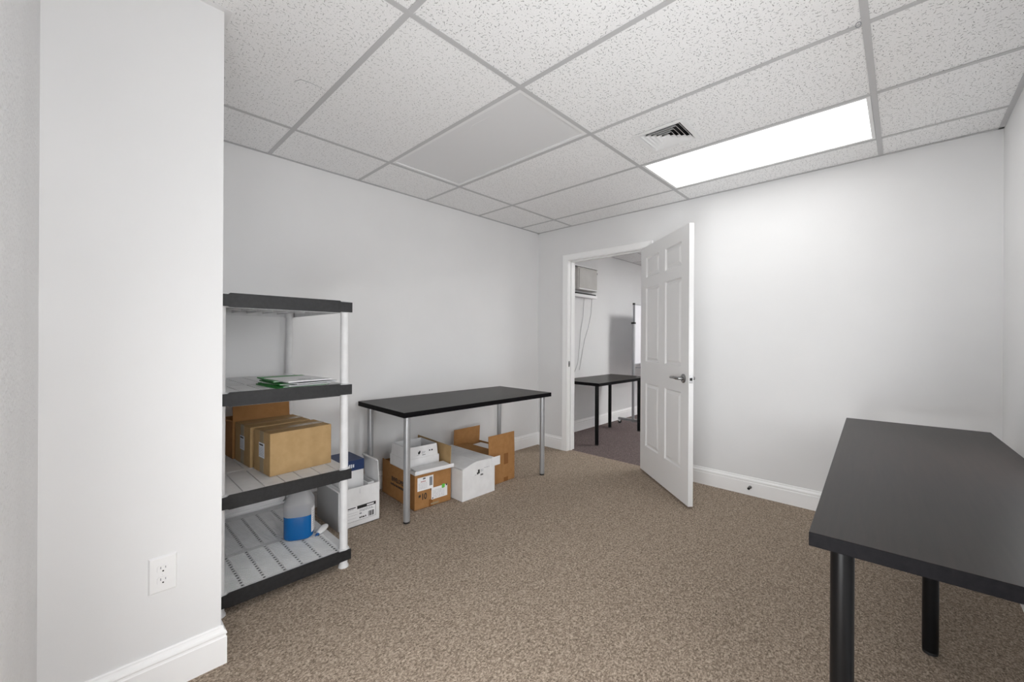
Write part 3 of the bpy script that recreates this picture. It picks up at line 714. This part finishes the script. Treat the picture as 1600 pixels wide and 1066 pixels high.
lines(lb, 'print', 'inkgrey', wavy(-2.36, -2.27, .096, .004, 8, 3)+wavy(-2.36, -2.26, .088, .004, 9, 4)+[(-2.36, -2.345, .072, .080)]+wavy(-2.45, -2.40, .112, .003, 5, 5)+wavy(-2.45, -2.37, .09, .0015, 9, 6)+wavy(-2.45, -2.37, .075, .0015, 9, 7)+wavy(-2.45, -2.38, .055, .0015, 9, 8), B)
lines(lb, 'print', 'ink', wavy(-2.36, -2.315, .045, .012, 4, 9)+[(-2.300+i*.006, -2.297+i*.006+(i % 3)*.001, .042, .075) for i in range(7)], B)
lines(lb, 'print', 'paper', [(-2.31, -2.262, .113, .122)], T(.5012, 0, 0) @ FX)
# slim white case standing against it
t = thing('document_case', 'slim white document case standing upright between shelving and open white carton', 'case', (0, 0, .001))
bx('case_shell', 'greycard', t, .17, .500, -2.497, -2.4945, 0, .240); bx('case_shell', 'whitecard', t, .17, .506, -2.4945, -2.4745, .002, .236, bevel=.003)
# box with navy lid standing in the white carton
t = thing('lidded_box', 'small white box with navy blue lid standing in the open white carton', 'box', (0, 0, .055))
bx('box_body', 'whitecard', t, .195, .415, -2.455, -2.292, 0, .285, bevel=.001)
bx('lid', 'navy', t, .192, .418, -2.458, -2.289, .278, .345, bevel=.001)
lines(t, 'print', 'label', [(-2.392, -2.384, .298, .322), (-2.380, -2.372, .298, .322), (-2.368, -2.358, .300, .320)], T(.4181, 0, 0) @ FX)
t = thing('paper_box', 'flat white box lying under the navy lidded box in the white carton', 'box', (0, 0, 0.006))
bx('box_body', 'whitecard', t, .17, .470, -2.466, -2.245, 0, .048)
t = thing('white_carton_insert', 'white card tray beside the navy lidded box', 'tray', (0, 0, .055))
open_box(t, .20, .470, -2.288, -2.245, 0, .195, 'whitecard', th=.003, name='tray_wall')

# brown carton "#10"
t10 = thing('cardboard_box', 'open brown carton printed 10 under the left end of the desk', 'box', (.567, -1.994, .001), -.06)
dp, wd, ht = .50, .300, .248
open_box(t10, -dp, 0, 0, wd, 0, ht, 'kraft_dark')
bx('packed_paper', 'greycard', t10, -dp+.006, -.006, .006, wd-.006, .006, ht-.02)
bx('flap', 'kraft', t10, -dp+.01, -.004, -.004, 0, 0, .150, mtx=T(0, wd, ht) @ Matrix.Rotation(-.05, 4, 'X'))
bx('flap', 'kraft_dark', t10, -dp, -.26, 0, .004, 0, .012, mtx=T(0, 0, ht))
base = T(.0002, 0, 0) @ FX; b2 = T(.0008, 0, 0) @ FX
l1_ = label_sheet(t10, 'paper', .022, .150, .128, .222, base)
lines(l1_, 'print', 'inkgrey', [q for i in range(5) for q in wavy(.03, .10, .142+i*.009, .0018, 6, 20+i)]+[(.118, .142, .150, .212)], b2)
lines(l1_, 'print', 'inkred', wavy(.048, .088, .188, .007, 4, 31), b2); lines(l1_, 'print', 'ink', wavy(.065, .085, .205, .012, 2, 32), b2)
l2_ = label_sheet(t10, 'paper', .135, .270, .045, .128, base)
lines(l2_, 'print', 'inkgrey', [q for i in range(6) for q in wavy(.145, .245, .055+i*.010, .0022, 7, 40+i)], b2)
lines(l2_, 'print', 'inkgreen', [(.222, .248, .108, .136)], b2)
lines(l2_, 'print', 'ink', [(.140, .150, .050, .058), (.258, .268, .118, .132)], b2)
lines(t10, 'print', 'ink', [(.128, .134, .112, .128)], base)
text('print', '#', .026, 'ink', t10, T(.0006, .040, .093) @ FX, .0005); text('print', '10', .062, 'ink', t10, T(.0006, .075, .082) @ FX @ Matrix.Diagonal((.72, 1, 1, 1)), .0006)
text('print', 'ENVELOPES', .044, 'ink', t10, T(-.25, -.0006, .142) @ FY @ Matrix.Diagonal((.85, 1, 1, 1)), .0004)
lines(t10, 'print', 'ink', wavy(-.36, -.13, .095, .018, 14, 50), T(0, -.0002, 0) @ FY)
bx('tape_strip', 'tape_brown', t10, 0, .0006, wd/2-.035, wd/2-.005, 0, .05)
bx('torn_tape', 'tape', t10, .0006, .0016, wd/2-.02, wd/2+.045, .010, .022)
# shallow white lid lying across its front
t = thing('box_lid', 'shallow white cardboard lid lying across the front of the brown carton', 'lid', (.580, -2.002, .2505), -.08)
mb = MB(); mb.box(-.110, .006, 0, .318, 0, .003); mb.box(.003, .006, 0, .318, 0, .028); mb.box(-.11, .003, 0, .003, 0, .022)
mb.build('lid_panel', 'whitecard', t); bx('corner_tab', 'label', t, .006, .0066, .012, .030, .006, .026)
bx('lid_fold', 'whitecard', t, -.10, .003, .02, .29, .0225, .0245, mtx=Matrix.Rotation(.03, 4, 'Y'))
# open white box sitting on the carton
t = thing('cardboard_box', 'open white box with small black emblem resting on the brown carton', 'box', (.455, -1.990, .2495), -.06)
open_box(t, -.255, 0, 0, .272, 0, .078, 'whitecard', th=.003)
mb = MB()
def flap4(mb, x0, x1, y0, y1, z0, z1, ins):
    th = .003
    for (a, b_, c, d) in (((x0, y0), (x1, y0), (x1-ins, y0+ins), (x0+ins, y0+ins)), ((x1, y0), (x1, y1), (x1-ins, y1-ins), (x1-ins, y0+ins)), ((x0, y1), (x0, y0), (x0+ins, y0+ins), (x0+ins, y1-ins)), ((x1, y1), (x0, y1), (x0+ins, y1-ins), (x1-ins, y1-ins))):
        n_ = Vector((b_[1]-a[1], -(b_[0]-a[0]), 0)).normalized()*-th
        v_ = [(a[0], a[1], z0), (b_[0], b_[1], z0), (c[0], c[1], z1), (d[0], d[1], z1)]
        v_ += [(p[0]+n_.x, p[1]+n_.y, p[2]) for p in v_]
        mb.add(v_, [(0, 1, 2, 3), (7, 6, 5, 4), (0, 4, 5, 1), (1, 5, 6, 2), (2, 6, 7, 3), (3, 7, 4, 0)])
flap4(mb, -.250, -.004, .004, .264, .076, .160, .006); mb.build('inner_sleeve', 'whitecard', t)
Bm = T(-.003, 0, 0) @ FX
lines(t, 'print', 'ink', [(.095, .110, .104, .122), (.104, .114, .112, .128)]+wavy(.130, .155, .092, .005, 3, 61), Bm)
lines(t, 'print', 'inkgrey', wavy(.125, .155, .114, .004, 4, 62)+wavy(.125, .150, .106, .003, 4, 63)+wavy(.085, .105, .097, .003, 3, 64), Bm)
lines(t, 'print', 'ink', [(.186, .196, .114, .124), (.205, .218, .114, .124)], Bm)
bx('packed_paper', 'greycard', t, -.245, -.012, .01, .255, .004, .085)

# tall white carton
t = thing('cardboard_box', 'closed white carton with bulging top and emblem in the middle under the desk', 'box', (.685, -1.663, .001))
bx('carton_body', 'whitecard', t, -.56, 0, 0, .327, 0, .232, bevel=.0015)
# bulging front flap and lids
n = 14; v_ = []; f_ = []
for i in range(n+1):
    y = .327*i/n; u = i/n; h = .236+(.036*math.sin(PI*u) if u < .5 else .036-.012*(u-.5)*2)
    v_ += [(0.0, y, .225), (.0015, y, h), (-.004, y, .225), (-.0035, y, h)]
for i in range(n):
    a_ = i*4; b_ = a_+4
    f_ += [(a_, b_, b_+1, a_+1), (a_+2, a_+3, b_+3, b_+2), (a_+1, b_+1, b_+3, a_+3)]
MB().add(v_, f_).build('front_flap', 'whitecard', t)
bx('lid_panel', 'whitecard', t, -.565, -.006, .160, .325, .262, .266, mtx=T(0, 0, 0) @ Matrix.Rotation(-.02, 4, 'Y'))
bx('lid_panel', 'whitecard', t, -.560, -.008, 0, .172, 0, .004, mtx=T(0, .0, .236) @ Matrix.Rotation(.14, 4, 'X'))
bx('side_wall', 'whitecard', t, -.56, -.006,   .323, .327, .23, .262)
bx('tab', 'whitecard', t, .001, .004, .290, .382, .200, .268)
Bm = T(.0003, 0, 0) @ FX
lines(t, 'print', 'ink', [(.150, .168, .175, .205), (.140, .155, .170, .186)]+wavy(.175, .205, .155, .012, 3, 71), Bm)
lines(t, 'print', 'inkgrey', wavy(.176, .206, .196, .004, 3, 72)+wavy(.176, .206, .186, .004, 3, 73)+wavy(.215, .270, .205, .0035, 5, 74)+[(.120, .135, .168, .171)], Bm)

# orange-brown carton with two raised flaps
t = thing('cardboard_box', 'orange brown carton with two raised flaps at the right end under the desk', 'box', (.597, -1.318, .001), .01)
dp, wd, ht = .455, .305, .250
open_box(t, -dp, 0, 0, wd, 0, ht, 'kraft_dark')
bx('flap', 'kraft_dark', t, -.004, 0, 0, wd, 0, .155, mtx=T(0, 0, ht) @ Matrix.Rotation(-.03, 4, 'Y'))
bx('flap', 'kraft_dark', t, 0, .004, 0, wd, 0, .140, mtx=T(-dp, 0, ht) @ Matrix.Rotation(.05, 4, 'Y'))
bx('flap', 'kraft_dark', t, -dp+.004, -.004, 0, .145, 0, .004, mtx=T(0, 0, ht-.001))
bx('tape_strip', 'tape_brown', t, 0, .0006, .175, .225, .145, ht-.015); bx('tape_strip', 'tape_brown', t, 0, .0006, .175, .225, .0, .035)
bx('packed_paper', 'greycard', t, -dp+.006, -.006, .006, wd-.006, .006, ht-.03)
t = thing('paper_stack', 'loose white papers lying in the orange brown carton', 'papers', (.36, -1.10, .226))
for k in range(4): bx('sheet', 'paper', t, -.19+k*.01, .14, -.055, .055+k*.003, k*.005, k*.005+.003, mtx=Rz(.04*k-.05))

# ------------------------------------------------------------------ next room: whiteboard, wall unit, cords
t = thing('whiteboard', 'rolling whiteboard on a grey steel stand behind the doorway', 'whiteboard', (.29, 2.32, 0))
bx('board', 'board', t, -.006, .006, -.56, .60, .865, 1.69)
mb = MB(); mb.box(-.011, .011, -.575, -.56, .85, 1.70).box(-.011, .011, .60, .615, .85, 1.70).box(-.011, .011, -.56, .60, .85, .865).box(-.011, .011, -.56, .60, 1.69, 1.70)
mb.build('board_frame', 'silver', t, bevel=.002)
bx('pen_tray', 'silver', t, .006, .06, -.54, .58, .80, .812); bx('cross_bar', 'silver', t, -.012, .012, -.55, .59, .62, .65)
for y in (-.59, .63):
    bx('post', 'silver', t, -.014, .014, y-.014, y+.014, .045, 1.42); bx('clamp_knob', 'rubber', t, -.025, .025, y-.02, y+.02, 1.42, 1.445)
    MB().cyl(.006, 0, y, 1.44, 1.71, 10).build('upper_rod', 'inkgrey', t)
    bx('corner_cap', 'rubber', t, -.012, .014, y-.006, y+.02, 1.69, 1.715)
    ft = bx('foot_bar', 'silver', t, -.225, .26, y-.016, y+.016, .055, .085)
    for x in (-.205, .24):
        MB().lathe([(.024, -.010), (.026, 0), (.024, .010)], n=18, mtx=T(x, y, .026) @ Matrix.Rotation(PI/2, 4, 'X')).build('caster', 'rubber', ft, smooth=True)
        bx('caster_fork', 'plastic', ft, x-.014, x+.014, y-.014, y+.014, .030, .056)
t = thing('wall_unit', 'beige boxy unit on a wall bracket beyond the doorway', 'appliance', (R2X, 1.03, 1.97))
bx('casing', 'beige', t, .012, .105, -.312, .150, -.133, .160, bevel=.014)
bx('front_panel', 'beige', t, .105, .113, -.285, .125, -.105, .130, bevel=.005)
bx('lower_trim', 'trim', t, .106, .115, -.285, .135, -.128, -.110, bevel=.003)
bx('top_bracket', 'ink', t, .0, .05, -.36, .20, .163, .178); bx('top_shelf', 'trim', t, 0, .055, -.36, .24, .179, .195)
bx('lower_bracket', 'ink', t, .0, .05, -.36, .20, -.178, -.160); bx('lower_shelf', 'trim', t, 0, .065, -.36, .21, -.215, -.180)
bx('side_bracket', 'rubber', t, .0, .011, -.30, -.22, .05, .163)
bx('side_switch', 'rubber', t, .06, .10, .1505, .156, .10, .125)
t = thing('hanging_cable', 'pair of thin white cables hanging below the beige wall unit', 'cable', (0, 0, 0))
x = R2X+.012
MB().tube([(x, 1.19, 1.75), (x, 1.17, 1.55), (x, 1.10, 1.35), (x, 1.02, 1.20), (x, .97, 1.05), (x, .93, .90), (x, .90, .80)], .004, 6).build('cable', 'cable', t)
MB().tube([(x, 1.00, 1.75), (x, .98, 1.50), (x, .92, 1.30), (x, .90, 1.10), (x, .86, .88), (x, .78, .76)], .004, 6).build('cable', 'cable', t)
